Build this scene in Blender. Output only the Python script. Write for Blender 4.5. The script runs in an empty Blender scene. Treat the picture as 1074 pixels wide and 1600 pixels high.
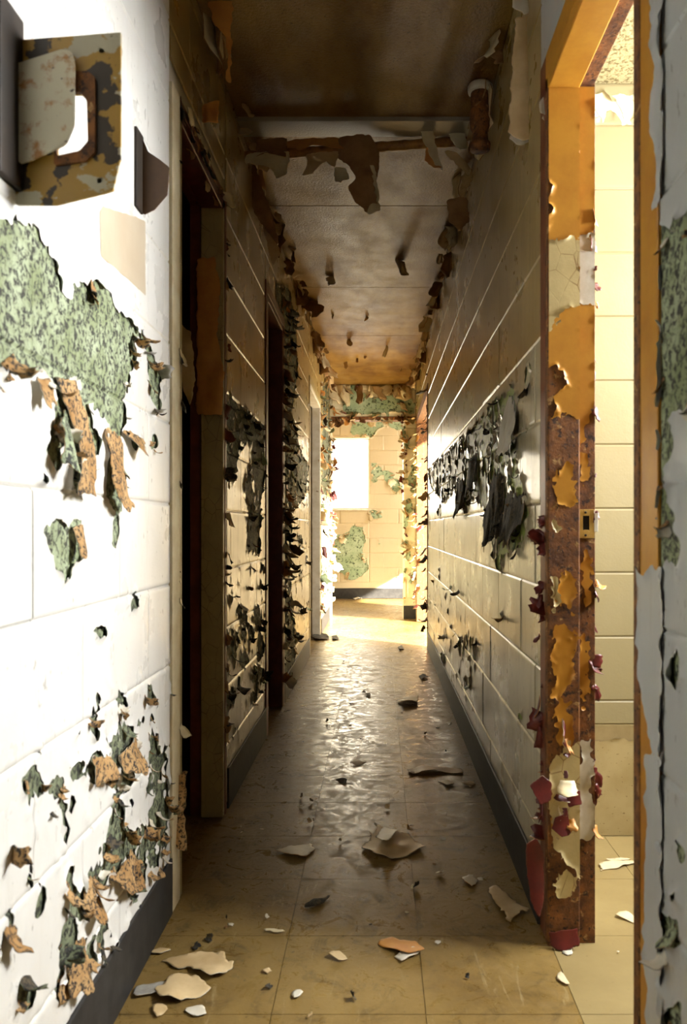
import bpy, math, random
import numpy as np
from mathutils import Vector, Matrix
R = random.Random(7)
COL = bpy.context.scene.collection
SC = bpy.context.scene
# ------------------------------------------------------------------ camera, world, lights, exposure
F, CX, CY, CH = 1250.0, 592.0, 825.0, 0.96         # focal length (px of 1074x1600), vanishing point, eye height
cam = bpy.data.cameras.new('camera'); cam_o = bpy.data.objects.new('camera', cam); COL.objects.link(cam_o)
cam_o.location = (0, 0, CH); cam_o.rotation_euler = (math.pi/2, 0, 0)
cam.sensor_fit = 'VERTICAL'; cam.sensor_height = 23.6; cam.sensor_width = 15.8
cam.lens = F*23.6/1600; cam.shift_x = -(CX-537)/1600; cam.shift_y = (CY-800)/1600
cam.clip_start = 0.02
cam.dof.use_dof = True; cam.dof.focus_distance = 4.2; cam.dof.aperture_fstop = 4.5
SC.camera = cam_o
vs = SC.view_settings
vs.view_transform = 'Standard'; vs.look = 'None'; vs.gamma = 1.0; vs.use_curve_mapping = False; vs.exposure = 0.0
W = bpy.data.worlds.new('world'); SC.world = W; W.use_nodes = True
W.node_tree.nodes['Background'].inputs[0].default_value = (1, 0.97, 0.92, 1)
W.node_tree.nodes['Background'].inputs[1].default_value = 4.0
def area(name, loc, rot, sx, sy, power, col):
    l = bpy.data.lights.new(name, 'AREA'); l.shape = 'RECTANGLE'; l.size = sx; l.size_y = sy
    l.energy = power; l.color = col
    o = bpy.data.objects.new(name, l); o.location = loc; o.rotation_euler = rot; COL.objects.link(o); return o
H = math.pi/2
# daylight lamps; near-room and end-room ones stand at solid wall for unseen windows
area('window_light_near_room', (1.78, 1.85, 1.86), (0, H, 0), .70, .85, 150, (0.97, 0.98, 1.0))
area('window_light_far_room', (1.26, 6.8, 1.35), (0, H*0.9, 0), 2.0, 2.2, 60, (1.0, 0.90, 0.70))
area('window_light_end_room', (1.72, 9.75, 1.75), (0, H*0.62, 0), .9, 1.5, 95, (1.0, 0.95, 0.84))
area('window_light_end_wall', (-0.53, 11.02, 1.70), (-H, 0, 0), 0.78, 0.95, 62, (1.0, 0.88, 0.66))
sun = bpy.data.lights.new('sun', 'SUN'); sun.energy = 78; sun.angle = .03; sun.color = (1, .93, .80)
sun_o = bpy.data.objects.new('sun', sun); COL.objects.link(sun_o); sun_o.location = (8, -4, 6)
sun_o.rotation_euler = Vector((-1, .8, -1.28*.46)).to_track_quat('-Z', 'Y').to_euler()
area('fill_light_behind', (0.0, -2.55, 1.55), (H, 0, 0), 0.8, 1.1, 2, (0.95, 0.97, 1.0))  # added fill behind the camera; the rear wall has no window

# ------------------------------------------------------------------ numbers of the place
XL, XR, WT, ZC = -0.520, 0.392, 0.105, 2.47
def PT(px, py, y): return Vector(((px-CX)/F*y, y, CH-(py-CY)/F*y))
# ------------------------------------------------------------------ noise and clipping helpers
def _h(ix, iy, s):
    n = (ix*374761393 + iy*668265263 + s*1442695041) & 0xffffffff
    n = ((n ^ (n >> 13))*1274126177) & 0xffffffff
    return ((n ^ (n >> 16)) & 0xffff)/65535.0
def vnoise(x, y, s=0):
    x = np.asarray(x, float); y = np.asarray(y, float)
    ix = np.floor(x).astype(np.int64); iy = np.floor(y).astype(np.int64)
    fx = x-ix; fy = y-iy; fx = fx*fx*(3-2*fx); fy = fy*fy*(3-2*fy)
    a = _h(ix, iy, s); b = _h(ix+1, iy, s); c = _h(ix, iy+1, s); d = _h(ix+1, iy+1, s)
    return ((a+(b-a)*fx)*(1-fy)+(c+(d-c)*fx)*fy)*2-1
def fbm(x, y, s=0, o=4):
    t = 0; a = 1.0
    for k in range(o):
        t = t+a*vnoise(x*2**k, y*2**k, s+k*17); a *= 0.55
    return t
def poly_sd(u, v, P):                 # signed distance, positive inside
    P = np.asarray(P, float); Q = np.roll(P, -1, 0)
    ins = np.zeros(u.shape, bool); d = np.full(u.shape, 1e9)
    for (ax, ay), (bx, by) in zip(P, Q):
        ex, ey = bx-ax, by-ay
        L = ex*ex+ey*ey+1e-12
        t = np.clip(((u-ax)*ex+(v-ay)*ey)/L, 0, 1)
        d = np.minimum(d, (u-ax-t*ex)**2+(v-ay-t*ey)**2)
        c = ((ay > v) != (by > v)) & (u < ax+(v-ay)*ex/(ey if abs(ey) > 1e-9 else 1e-9))
        ins ^= c
    d = np.sqrt(d)
    return np.where(ins, d, -d)
def clip_grid(us, vs_, field):        # keep the area where field < 0
    U, V = np.meshgrid(us, vs_); Fv = field(U, V)
    ny, nx = U.shape
    keep = Fv < 0
    cnt = keep[:-1, :-1].astype(int)+keep[1:, :-1]+keep[:-1, 1:]+keep[1:, 1:]
    idx = -np.ones((ny, nx), int); verts = []; faces = []; ed = {}
    def node(j, i):
        if idx[j, i] < 0:
            idx[j, i] = len(verts); verts.append((U[j, i], V[j, i]))
        return int(idx[j, i])
    def cross(j0, i0, j1, i1):
        k = (j0, i0, j1, i1) if (j0, i0) < (j1, i1) else (j1, i1, j0, i0)
        if k not in ed:
            a, b = Fv[k[0], k[1]], Fv[k[2], k[3]]; t = min(max(a/(a-b), .03), .97)
            ed[k] = len(verts)
            verts.append((U[k[0], k[1]]*(1-t)+U[k[2], k[3]]*t, V[k[0], k[1]]*(1-t)+V[k[2], k[3]]*t))
        return ed[k]
    for j, i in zip(*np.nonzero(cnt > 0)):
        cs = ((j, i), (j, i+1), (j+1, i+1), (j+1, i))
        if cnt[j, i] == 4: faces.append([node(*c) for c in cs]); continue
        f = []
        for q in range(4):
            a, b = cs[q], cs[(q+1) % 4]
            if keep[a]: f.append(node(*a))
            if keep[a] != keep[b]: f.append(cross(a[0], a[1], b[0], b[1]))
        if len(f) > 2: faces.append(f)
    return np.array(verts).reshape(-1, 2), faces
# ------------------------------------------------------------------ objects
def newobj(name, me, parent=None, loc=(0, 0, 0)):
    o = bpy.data.objects.new(name, me); COL.objects.link(o); o.location = loc
    if parent is not None: o.parent = parent
    return o
def mesh(name, verts, faces, mats, mi=None, smooth=None):
    me = bpy.data.meshes.new(name)
    me.from_pydata([tuple(map(float, v)) for v in verts], [], [list(map(int, f)) for f in faces])
    for m in (mats if isinstance(mats, (list, tuple)) else [mats]): me.materials.append(m)
    if mi is not None: me.polygons.foreach_set('material_index', list(map(int, mi)))
    if smooth is not None:
        me.polygons.foreach_set('use_smooth', [bool(smooth)]*len(me.polygons) if isinstance(smooth, (bool, int)) else list(map(bool, smooth)))
    me.update(); return me
class MB:
    def __init__(s): s.v = []; s.f = []
    def hexa(s, p):                    # 8 corners: bottom ring 0-3, top ring 4-7
        b = len(s.v); s.v += [tuple(q) for q in p]
        for f in ((3, 2, 1, 0), (4, 5, 6, 7), (0, 1, 5, 4), (1, 2, 6, 5), (2, 3, 7, 6), (3, 0, 4, 7)): s.f.append([b+k for k in f])
    def box(s, x0, x1, y0, y1, z0, z1):
        s.hexa([(x0, y0, z0), (x1, y0, z0), (x1, y1, z0), (x0, y1, z0), (x0, y0, z1), (x1, y0, z1), (x1, y1, z1), (x0, y1, z1)]); return s
    def lathe(s, prof, n=16, M=None):  # prof: (radius, z)
        M = M or Matrix(); b = len(s.v); k = len(prof)
        for r, z in prof:
            for i in range(n):
                a = 2*math.pi*i/n; s.v.append(tuple(M @ Vector((r*math.cos(a), r*math.sin(a), z))))
        for j in range(k-1):
            for i in range(n):
                s.f.append([b+j*n+i, b+j*n+(i+1) % n, b+(j+1)*n+(i+1) % n, b+(j+1)*n+i])
        s.f.append([b+i for i in range(n)][::-1]); s.f.append([b+(k-1)*n+i for i in range(n)]); return s
    def build(s, name, m, parent=None, bevel=0, smooth=False, origin=None):
        me = mesh(name, s.v, s.f, m, smooth=smooth)
        o = newobj(name, me, parent)
        if bevel:
            md = o.modifiers.new('bevel', 'BEVEL'); md.width = bevel; md.segments = 2; md.limit_method = 'ANGLE'
        return o
def struct(o): o['kind'] = 'structure'; return o
def tag(o, label, cat, group=None):
    o['label'] = label; o['category'] = cat
    if group: o['group'] = group
    return o
def empty(name, loc=(0, 0, 0)):
    return newobj(name, None, None, loc)
# ------------------------------------------------------------------ materials
class NT:
    def __init__(s, name):
        s.m = bpy.data.materials.new(name); s.m.use_nodes = True; s.t = s.m.node_tree; s.n = s.t.nodes; s.l = s.t.links
        s.b = s.n['Principled BSDF']; s.pos = s.n.new('ShaderNodeNewGeometry').outputs['Position']
    def lk(s, a, b): s.l.new(a, b)
    def mapped(s, sc, src=None):
        n = s.n.new('ShaderNodeMapping'); n.inputs['Scale'].default_value = sc; s.lk(src or s.pos, n.inputs[0]); return n.outputs[0]
    def noise(s, scale, detail=5, rough=.6, vec=None, dist=0):
        n = s.n.new('ShaderNodeTexNoise'); n.inputs['Scale'].default_value = scale; n.inputs['Detail'].default_value = detail
        n.inputs['Roughness'].default_value = rough; n.inputs['Distortion'].default_value = dist
        s.lk(vec or s.pos, n.inputs['Vector']); return n.outputs['Fac']
    def voro(s, scale, feat='DISTANCE_TO_EDGE', vec=None, out='Distance', rnd=1.0):
        n = s.n.new('ShaderNodeTexVoronoi'); n.feature = feat; n.inputs['Scale'].default_value = scale; n.inputs['Randomness'].default_value = rnd
        s.lk(vec or s.pos, n.inputs['Vector']); return n.outputs[out]
    def step(s, src, a, b, lo=0, hi=1):
        n = s.n.new('ShaderNodeMapRange'); n.inputs[1].default_value = a; n.inputs[2].default_value = b
        n.inputs[3].default_value = lo; n.inputs[4].default_value = hi; s.lk(src, n.inputs[0]); return n.outputs[0]
    def mix(s, fac, a, b):
        n = s.n.new('ShaderNodeMix'); n.data_type = 'RGBA'
        s.lk(fac, n.inputs[0])
        for k, c in ((6, a), (7, b)):
            if isinstance(c, (tuple, list)): n.inputs[k].default_value = (*c[:3], 1)
            else: s.lk(c, n.inputs[k])
        return n.outputs[2]
    def mul(s, a, b, op='MULTIPLY'):
        n = s.n.new('ShaderNodeMath'); n.operation = op
        for k, c in ((0, a), (1, b)):
            if isinstance(c, (int, float)): n.inputs[k].default_value = c
            else: s.lk(c, n.inputs[k])
        return n.outputs[0]
    def color(s, c):
        if isinstance(c, (tuple, list)): s.b.inputs['Base Color'].default_value = (*c[:3], 1)
        else: s.lk(c, s.b.inputs['Base Color'])
        return s
    def rough(s, r):
        if isinstance(r, (int, float)): s.b.inputs['Roughness'].default_value = r
        else: s.lk(r, s.b.inputs['Roughness'])
        return s
    def bump(s, src, strength, dist=.002):
        n = s.n.new('ShaderNodeBump'); n.inputs['Strength'].default_value = strength; n.inputs['Distance'].default_value = dist
        s.lk(src, n.inputs['Height'])
        prev = s.b.inputs['Normal'].links
        if prev: s.lk(prev[0].from_socket, n.inputs['Normal'])
        s.lk(n.outputs[0], s.b.inputs['Normal']); return s
    def spec(s, v): s.b.inputs['Specular IOR Level'].default_value = v; return s
def wall_paint(name, c, dirt, amt=.35, rough=.3, streak=True, bump=.25):
    t = NT(name)
    f = t.step(t.noise(2.3, 6, .65), .42, .75, 0, amt)
    col = t.mix(f, c, dirt)
    if streak:
        g = t.noise(9, 6, .7, t.mapped((3.5, 3.5, .35))); col = t.mix(t.step(g, .56, .74, 0, amt*1.1), col, dirt)
        h = t.noise(70, 3, .6, t.mapped((1, 1, .45))); col = t.mix(t.step(h, .67, .72, 0, .55), col, [x*.35 for x in dirt])
    t.color(col); t.rough(t.step(t.noise(6, 4), .3, .7, rough-.07, rough+.12))
    t.bump(t.noise(160, 4, .6), bump, .0012).bump(t.noise(14, 3), .25, .004)
    return t.m
def speckled(name, c1, c2, dark, scale=90, rough=.8, darkamt=(.52, .58), lo=14):
    t = NT(name)
    col = t.mix(t.step(t.noise(lo, 4, .6), .38, .62), c1, c2)
    col = t.mix(t.step(t.noise(scale, 5, .7, dist=.6), darkamt[0], darkamt[1]), col, dark)
    t.color(col).rough(rough).bump(t.noise(scale, 5, .7), .6, .003); return t.m
def simple(name, c, rough=.6, metal=0, c2=None, scale=20, bump=.2):
    t = NT(name)
    t.color(t.mix(t.step(t.noise(scale, 5, .65), .38, .66), c, c2 or [x*.75 for x in c])).rough(rough)
    t.b.inputs['Metallic'].default_value = metal; t.bump(t.noise(scale*6, 4), bump, .001); return t.m
M = {}
M['white'] = wall_paint('white_wall_paint', (.76, .745, .69), (.42, .36, .24), .22, .30)
def two_tone():
    t = NT('cream_over_grey_white_wall_paint')
    sx = t.n.new('ShaderNodeSeparateXYZ'); t.lk(t.pos, sx.inputs[0])
    up = t.step(t.mul(sx.outputs[2], t.mul(t.noise(18, 4), .02), 'ADD'), 1.425, 1.435)
    c = t.mix(up, (.50, .44, .29), (.38, .275, .10))
    d = t.mix(up, (.20, .16, .085), (.26, .17, .06))
    c = t.mix(t.step(t.noise(1.8, 5, .6), .42, .72, 0, .45), c, d)
    c = t.mix(t.step(t.noise(9, 6, .7, t.mapped((3.5, 3.5, .35))), .50, .72, 0, .65), c, d)
    c = t.mix(t.step(t.noise(70, 3, .6, t.mapped((1, 1, .45))), .66, .71, 0, .7), c, (.06, .04, .02))
    t.color(c).rough(t.step(t.noise(6, 4), .3, .7, .24, .36))
    t.bump(t.noise(160, 4, .6), .25, .0012).bump(t.noise(9, 2), .08, .004); return t.m
M['two_tone'] = two_tone()
M['white_cool'] = wall_paint('cool_grey_white_wall_paint', (.58, .60, .60), (.38, .36, .30), .2, .35)
M['cream'] = wall_paint('cream_wall_paint', (.78, .70, .49), (.55, .43, .22), .25, .33)
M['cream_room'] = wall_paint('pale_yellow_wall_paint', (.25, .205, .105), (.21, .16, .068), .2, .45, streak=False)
M['end_cream'] = wall_paint('end_wall_cream_paint', (.60, .52, .35), (.48, .36, .19), .25, .5)
M['green'] = speckled('old_green_paint', (.21, .25, .12), (.36, .41, .26), (.02, .02, .012), 85, .75, (.48, .56))
M['green_low'] = speckled('blackened_green_paint', (.13, .15, .08), (.24, .27, .16), (.012, .012, .008), 95, .75, (.47, .55))
M['green_bright'] = speckled('mint_green_paint', (.30, .41, .25), (.42, .52, .36), (.05, .08, .04), 34, .7, (.54, .60), 6)
M['green_glare'] = speckled('glare_lit_green_paint', (.28, .36, .07), (.40, .48, .12), (.015, .015, .01), 60, .5, (.55, .62))  # green paint brightened and yellowed for the glare on the right wall
M['tan_back'] = speckled('tan_paint_backing', (.34, .18, .055), (.50, .31, .13), (.03, .022, .015), 110, .85, (.50, .56))
M['black_back'] = speckled('black_and_backlit_paint_backing', (.05, .04, .025), (.10, .075, .04), (.008, .008, .006), 80, .8, (.45, .55))  # near-black colour puts backlit silhouette into wall flakes; also real dark chips
M['brown_back'] = simple('brown_paint_backing', (.34, .19, .07), .7, 0, (.20, .10, .035), 12)
M['grey_back'] = simple('grey_paint_backing', (.42, .40, .34), .8, 0, (.22, .2, .17), 20)
M['flake_white'] = simple('peeled_white_paint', (.74, .70, .60), .5, 0, (.6, .54, .4), 14)
M['flake_tan'] = simple('peeled_tan_paint', (.66, .50, .27), .55, 0, (.52, .36, .17), 10)
M['flake_cream'] = simple('peeled_cream_paint', (.76, .68, .46), .5, 0, (.62, .5, .28), 10)
M['flake_red'] = simple('dark_red_paint', (.13, .014, .009), .4, 0, (.07, .009, .007), 20)
M['flake_orange'] = simple('peeled_orange_paint', (.62, .29, .06), .5, 0, (.5, .2, .05), 14)
M['flake_green'] = simple('peeled_green_paint', (.30, .40, .22), .6, 0, (.16, .2, .1), 30)
M['orange'] = simple('orange_frame_paint', (.58, .28, .03), .42, 0, (.47, .20, .02), 9, .3)
M['maroon'] = simple('maroon_frame_paint', (.20, .055, .02), .45, 0, (.12, .03, .012), 14, .3)
M['black_rubber'] = simple('black_rubber_baseboard', (.014, .013, .012), .6, 0, (.03, .028, .025), 25, .3)
M['dark_metal'] = simple('dark_brown_metal', (.016, .011, .006), .6, .2, (.03, .018, .008), 18)
M['fin'] = simple('dark_brown_enamel', (.10, .05, .014), .5, 0, (.07, .03, .01), 14)
M['brass'] = simple('brass', (.72, .48, .12), .45, .35, (.6, .38, .1), 40)
M['dark'] = simple('hole_shade', (.01, .008, .006), .8)
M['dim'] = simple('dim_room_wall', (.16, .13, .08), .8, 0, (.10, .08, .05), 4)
M['shell'] = simple('plain_plaster', (.60, .54, .40), .8, 0, (.52, .45, .32), 3)
def rust():
    t = NT('rusted_steel')
    c = t.mix(t.step(t.noise(28, 6, .7), .36, .62), (.27, .105, .022), (.10, .037, .011))
    c = t.mix(t.step(t.noise(75, 5, .7), .55, .62), c, (.045, .02, .01))
    c = t.mix(t.step(t.noise(40, 5, .7, dist=.5), .60, .68), c, (.50, .30, .11))
    t.color(c).rough(.75).bump(t.noise(90, 5, .7), .7, .003); return t.m
M['rust'] = rust()
def cracked(name, c, crack, scale):
    t = NT(name)
    w = t.noise(9, 3); 
    e = t.voro(scale, vec=t.mapped((1, 1, .7)))
    col = t.mix(t.step(t.noise(12, 5), .4, .65, 0, .6), c, [x*.7 for x in c])
    t.color(t.mix(t.mul(t.step(e, 0, .03, 1, 0), t.step(w, .42, .6)), col, crack)).rough(.45)
    t.bump(t.step(e, 0, .03), .10, .002).bump(t.noise(60, 4), .3, .002); return t.m
M['cracked'] = cracked('crackled_cream_paint', (.40, .31, .13), (.13, .08, .025), 30)
M['cracked_pale'] = cracked('crackled_pale_paint', (.62, .50, .24), (.26, .13, .04), 26)
def plate_mat():
    t = NT('ochre_and_black_plate')
    c = t.mix(t.step(t.noise(17, 4, .55), .52, .54), (.40, .235, .035), (.045, .032, .018))
    c = t.mix(t.step(t.noise(13, 5, .6, t.mapped((1, 1, 1.3))), .56, .575), c, (.48, .44, .30))
    t.color(c).rough(.45).bump(t.noise(60, 4), .3, .002); return t.m
M['plate'] = plate_mat()
def hasp_mat():
    t = NT('rust_flecked_white_enamel')
    c = t.mix(t.step(t.noise(38, 5, .65), .52, .64), (.66, .61, .43), (.42, .20, .05))
    c = t.mix(t.step(t.noise(70, 3, .5), .66, .69), c, (.06, .03, .02))
    t.color(c).rough(.4).bump(t.noise(60, 4), .3, .002); return t.m
M['hasp'] = hasp_mat()
def ceiling_mat():
    t = NT('stained_glossy_ceiling')
    c = t.mix(t.step(t.noise(2.6, 5, .6, t.mapped((1.6, .6, 1))), .40, .64), (.33, .20, .050), (.15, .065, .010))
    c = t.mix(t.step(t.noise(120, 4, .6), .62, .70), c, (.10, .06, .02))
    t.color(c).rough(t.step(t.noise(7, 4), .3, .7, .30, .50)).spec(.28)
    t.bump(t.noise(110, 4, .7), .8, .006).bump(t.noise(30, 4), .15, .004); return t.m
M['ceiling'] = ceiling_mat()
def popcorn():
    t = NT('popcorn_ceiling')
    n = t.noise(85, 5, .75)
    t.color(t.mix(t.step(n, .40, .52), (.13, .09, .02), (.40, .33, .16))).rough(.9).bump(n, 1, .012); return t.m
M['popcorn'] = popcorn()
def floor_mat():
    t = NT('worn_vinyl_tile')
    c = t.mix(t.step(t.noise(1.7, 6, .65), .36, .66), (.28, .185, .058), (.15, .09, .025))
    c = t.mix(t.step(t.noise(11, 7, .75, dist=.7), .52, .68, 0, .75), c, (.07, .042, .013))
    c = t.mix(t.step(t.noise(55, 4, .7), .64, .70, 0, .8), c, (.06, .04, .015))
    sc = t.noise(5, 5, .7, t.mapped((5, .8, 1)), 1.5)
    c = t.mix(t.step(sc, .60, .70, 0, .4), c, (.46, .37, .19))
    t.color(c).rough(t.step(t.noise(14, 7, .8, dist=1.2), .38, .62, .20, .60))
    t.spec(.35).bump(t.noise(55, 5, .65), .3, .002).bump(t.noise(16, 6, .75), .12, .004); return t.m
M['floor'] = floor_mat()
def room_tile():
    t = NT('pale_vinyl_tile')
    c = t.mix(t.step(t.noise(3, 6, .65), .36, .66), (.33, .25, .105), (.26, .19, .075))
    c = t.mix(t.step(t.noise(70, 4, .7), .64, .70, 0, .6), c, (.14, .09, .03))
    t.color(c).rough(.45).bump(t.noise(55, 5, .65), .2, .002); return t.m
M['floor_room'] = room_tile()
def fleck():
    t = NT('flecked_base_plaster')
    c = t.mix(t.step(t.noise(9, 4), .4, .65), (.36, .28, .13), (.30, .22, .09))
    c = t.mix(t.step(t.noise(65, 4, .6, t.mapped((1, 1, 1.8))), .64, .68), c, (.14, .08, .02))
    t.color(c).rough(.7); return t.m
M['fleck'] = fleck()
M['base_tan'] = simple('tan_base_paint', (.27, .20, .09), .6, 0, (.21, .15, .06), 12)
def steel():
    t = NT('dull_metal_strip')
    t.color((.33, .29, .22)).rough(.3).bump(t.noise(160, 4), .6, .003); return t.m
M['strip'] = steel()

# ------------------------------------------------------------------ planes: u along the plane, v = height, n towards the viewer
class Plane:
    def __init__(s, O, U, N, V=(0, 0, 1)): s.O = Vector(O); s.U = Vector(U); s.N = Vector(N); s.V = Vector(V); s.flip = s.U.cross(s.V).dot(s.N) < 0
    def p(s, u, v, d=0): return s.O+s.U*u+s.V*v+s.N*d
    def px(s, x, y):                    # photo pixel -> (u, v) on this plane
        r = Vector(((x-CX)/F, 1, -(y-CY)/F)); c = Vector((0, 0, CH))
        t = (s.O-c).dot(s.N)/r.dot(s.N); q = c+r*t-s.O
        return (q.dot(s.U), q.dot(s.V))
    def poly(s, pts): return [s.px(*q) for q in pts]
PLW = Plane((XL, 0, 0), (0, 1, 0), (1, 0, 0))
PRW = Plane((XR, 0, 0), (0, 1, 0), (-1, 0, 0))
def facing(y): return Plane((0, y, 0), (1, 0, 0), (0, -1, 0))
def mask_field(polys, seed, amp=.012, freq=22, sprinkle=None, islands=None):
    """hole field (positive = paint gone) from outlines, roughened by noise; polys: list of uv outlines"""
    bbs = [(min(q[0] for q in p), max(q[0] for q in p), min(q[1] for q in p), max(q[1] for q in p)) for p in polys]
    def f(u, v):
        m = np.full(np.shape(u), -1.0)
        u0, u1, v0, v1 = u.min()-.08, u.max()+.08, v.min()-.08, v.max()+.08
        for p, b in zip(polys, bbs):
            if b[1] < u0 or b[0] > u1 or b[3] < v0 or b[2] > v1: continue
            m = np.maximum(m, poly_sd(u, v, p))
        m = m+amp*fbm(u*freq, v*freq, seed)+amp*.5*vnoise(u*freq*4.3, v*freq*2.6, seed+7)
        if islands:
            m = np.where(islands[2](u, v), np.minimum(m, (islands[0]-fbm(u*islands[1]*1.4, v*islands[1], seed+191, 3))*.5/islands[1]), m)
        if sprinkle:
            for (su0, su1, sv0, sv1, th, fr) in sprinkle:
                n = fbm(u*fr*1.5, v*fr, seed+91, 3)
                e = np.minimum(np.minimum(u-su0, su1-u), np.minimum(v-sv0, sv1-v))
                m = np.maximum(m, (np.minimum(n-th, e*8))*.35/fr)
        return m
    return f
def box_poly(cx, cy, rx, ry): return [(cx-rx, cy), (cx-rx*.6, cy-ry*.8), (cx+.1*rx, cy-ry), (cx+rx*.8, cy-ry*.6), (cx+rx, cy+.2*ry), (cx+.5*rx, cy+ry*.8), (cx-.2*rx, cy+ry), (cx-.8*rx, cy+.5*ry)]
RINGS = ((0, -.0036), (.0016, -.0031), (.0033, -.0013), (.005, 0))
def groove(x): return np.interp(x, [r[0] for r in RINGS], [r[1] for r in RINGS])
_cache = {}
def block_geo(pl, w, h):
    c = [[pl.U*(a*(w/2-ins*.12))+pl.V*(b*(h/2-ins))+pl.N*d for (a, b) in ((-1, -1), (1, -1), (1, 1), (-1, 1))] for ins, d in RINGS]
    v = []; f = []; sm = []
    for i in range(4):                  # each side strip has its own vertices, so its shading stays true along the joint
        j = (i+1) % 4; n = len(v)
        for k in range(4): v += [c[k][i], c[k][j]]
        for k in range(3): f.append([n+2*k, n+2*k+1, n+2*k+3, n+2*k+2]); sm.append(True)
    n = len(v); v += c[3]; f.append([n, n+1, n+2, n+3]); sm.append(False)
    if pl.flip: f = [q[::-1] for q in f]
    return v, f, sm
def block_wall(parent, pl, rects, field, mats, v_off=.02, bw=.4, bh=.2, u_off=0, res=.0075, film_lift=.006, name='block', seed=0):
    for rc in rects:
        (u0, u1, v0, v1) = rc[:4]
        if len(rc) > 4: mats = (rc[4], rc[5] if len(rc) > 5 else mats[1])
        k = math.floor((v0-v_off)/bh)
        while v_off+k*bh < v1-1e-4:
            a, b = max(v0, v_off+k*bh), min(v1, v_off+(k+1)*bh)
            s = u_off+(bw/2 if k % 2 else 0); i = math.floor((u0-s)/bw)
            while s+i*bw < u1-1e-4:
                c, d = max(u0, s+i*bw), min(u1, s+(i+1)*bw); i += 1
                if d-c < .02 or b-a < .02: continue
                cu, cv, w, h = (c+d)/2, (a+b)/2, d-c, b-a
                uu, vv = np.meshgrid(np.linspace(c, d, 28), np.linspace(a, b, 16))
                mx = field(uu, vv) if field else np.array([-1.])
                if mx.max() < -.012:
                    key = (tuple(pl.U), tuple(pl.N), round(w, 3), round(h, 3), mats[0].name)
                    if key not in _cache:
                        v, f, sm = block_geo(pl, w, h); _cache[key] = mesh(name, v, f, mats[0], smooth=sm)
                    newobj(name, _cache[key], parent, pl.p(cu, cv)); continue
                v, f, sm = block_geo(pl, w, h); mi = [1]*len(f)
                edge = [0, .0016, .0033, .005]
                us = np.array([e*.12 for e in edge]+list(np.linspace(.0006, w-.0006, max(3, int(w/res)))[1:-1])+[w-e*.12 for e in edge[::-1]])+c
                vs2 = np.array(edge+list(np.linspace(.005, h-.005, max(3, int(h/res)))[1:-1])+[h-e for e in edge[::-1]])+a
                P, Fc = clip_grid(us, vs2, field)
                if len(Fc):
                    m = field(P[:, 0], P[:, 1])
                    g = groove(np.minimum(np.minimum(P[:, 0]-c, d-P[:, 0])/.12, np.minimum(P[:, 1]-a, b-P[:, 1])))
                    lf = np.clip(1+m/.016, 0, 1)**2*film_lift*np.clip(.6+1.1*fbm(P[:, 0]*30, P[:, 1]*30, 5, 2), 0, 2)
                    base = len(v)
                    for (pu, pv), dd in zip(P, g+.0016+lf): v.append(pl.U*(pu-cu)+pl.V*(pv-cv)+pl.N*float(dd))
                    for q in Fc:
                        q = [base+t for t in q]; f.append(q[::-1] if pl.flip else q); mi.append(0); sm.append(True)
                newobj(name, mesh(name, v, f, [mats[0], mats[1]], mi, sm), parent, pl.p(cu, cv))
            k += 1
def film(name, pl, rect, field, m, d0, res=.006, lift=.004, parent=None, back=None, shape=None):
    """a coat of paint on a plane, cut to the field, its torn edges lifting"""
    us = np.linspace(rect[0], rect[1], max(4, int((rect[1]-rect[0])/res))); v_ = np.linspace(rect[2], rect[3], max(4, int((rect[3]-rect[2])/res)))
    P, Fc = clip_grid(us, v_, field)
    if not len(Fc): return None
    mm = field(P[:, 0], P[:, 1])
    d = d0+np.clip(1+mm/.012, 0, 1)**2*lift*np.clip(.5+1.2*fbm(P[:, 0]*35, P[:, 1]*35, 3, 2), 0, 2)
    v = [pl.p(a, b, float(c)) for (a, b), c in zip(P, d)]
    f = [q[::-1] if pl.flip else q for q in Fc]
    return newobj(name, mesh(name, v, f, m, smooth=True), parent)
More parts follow.
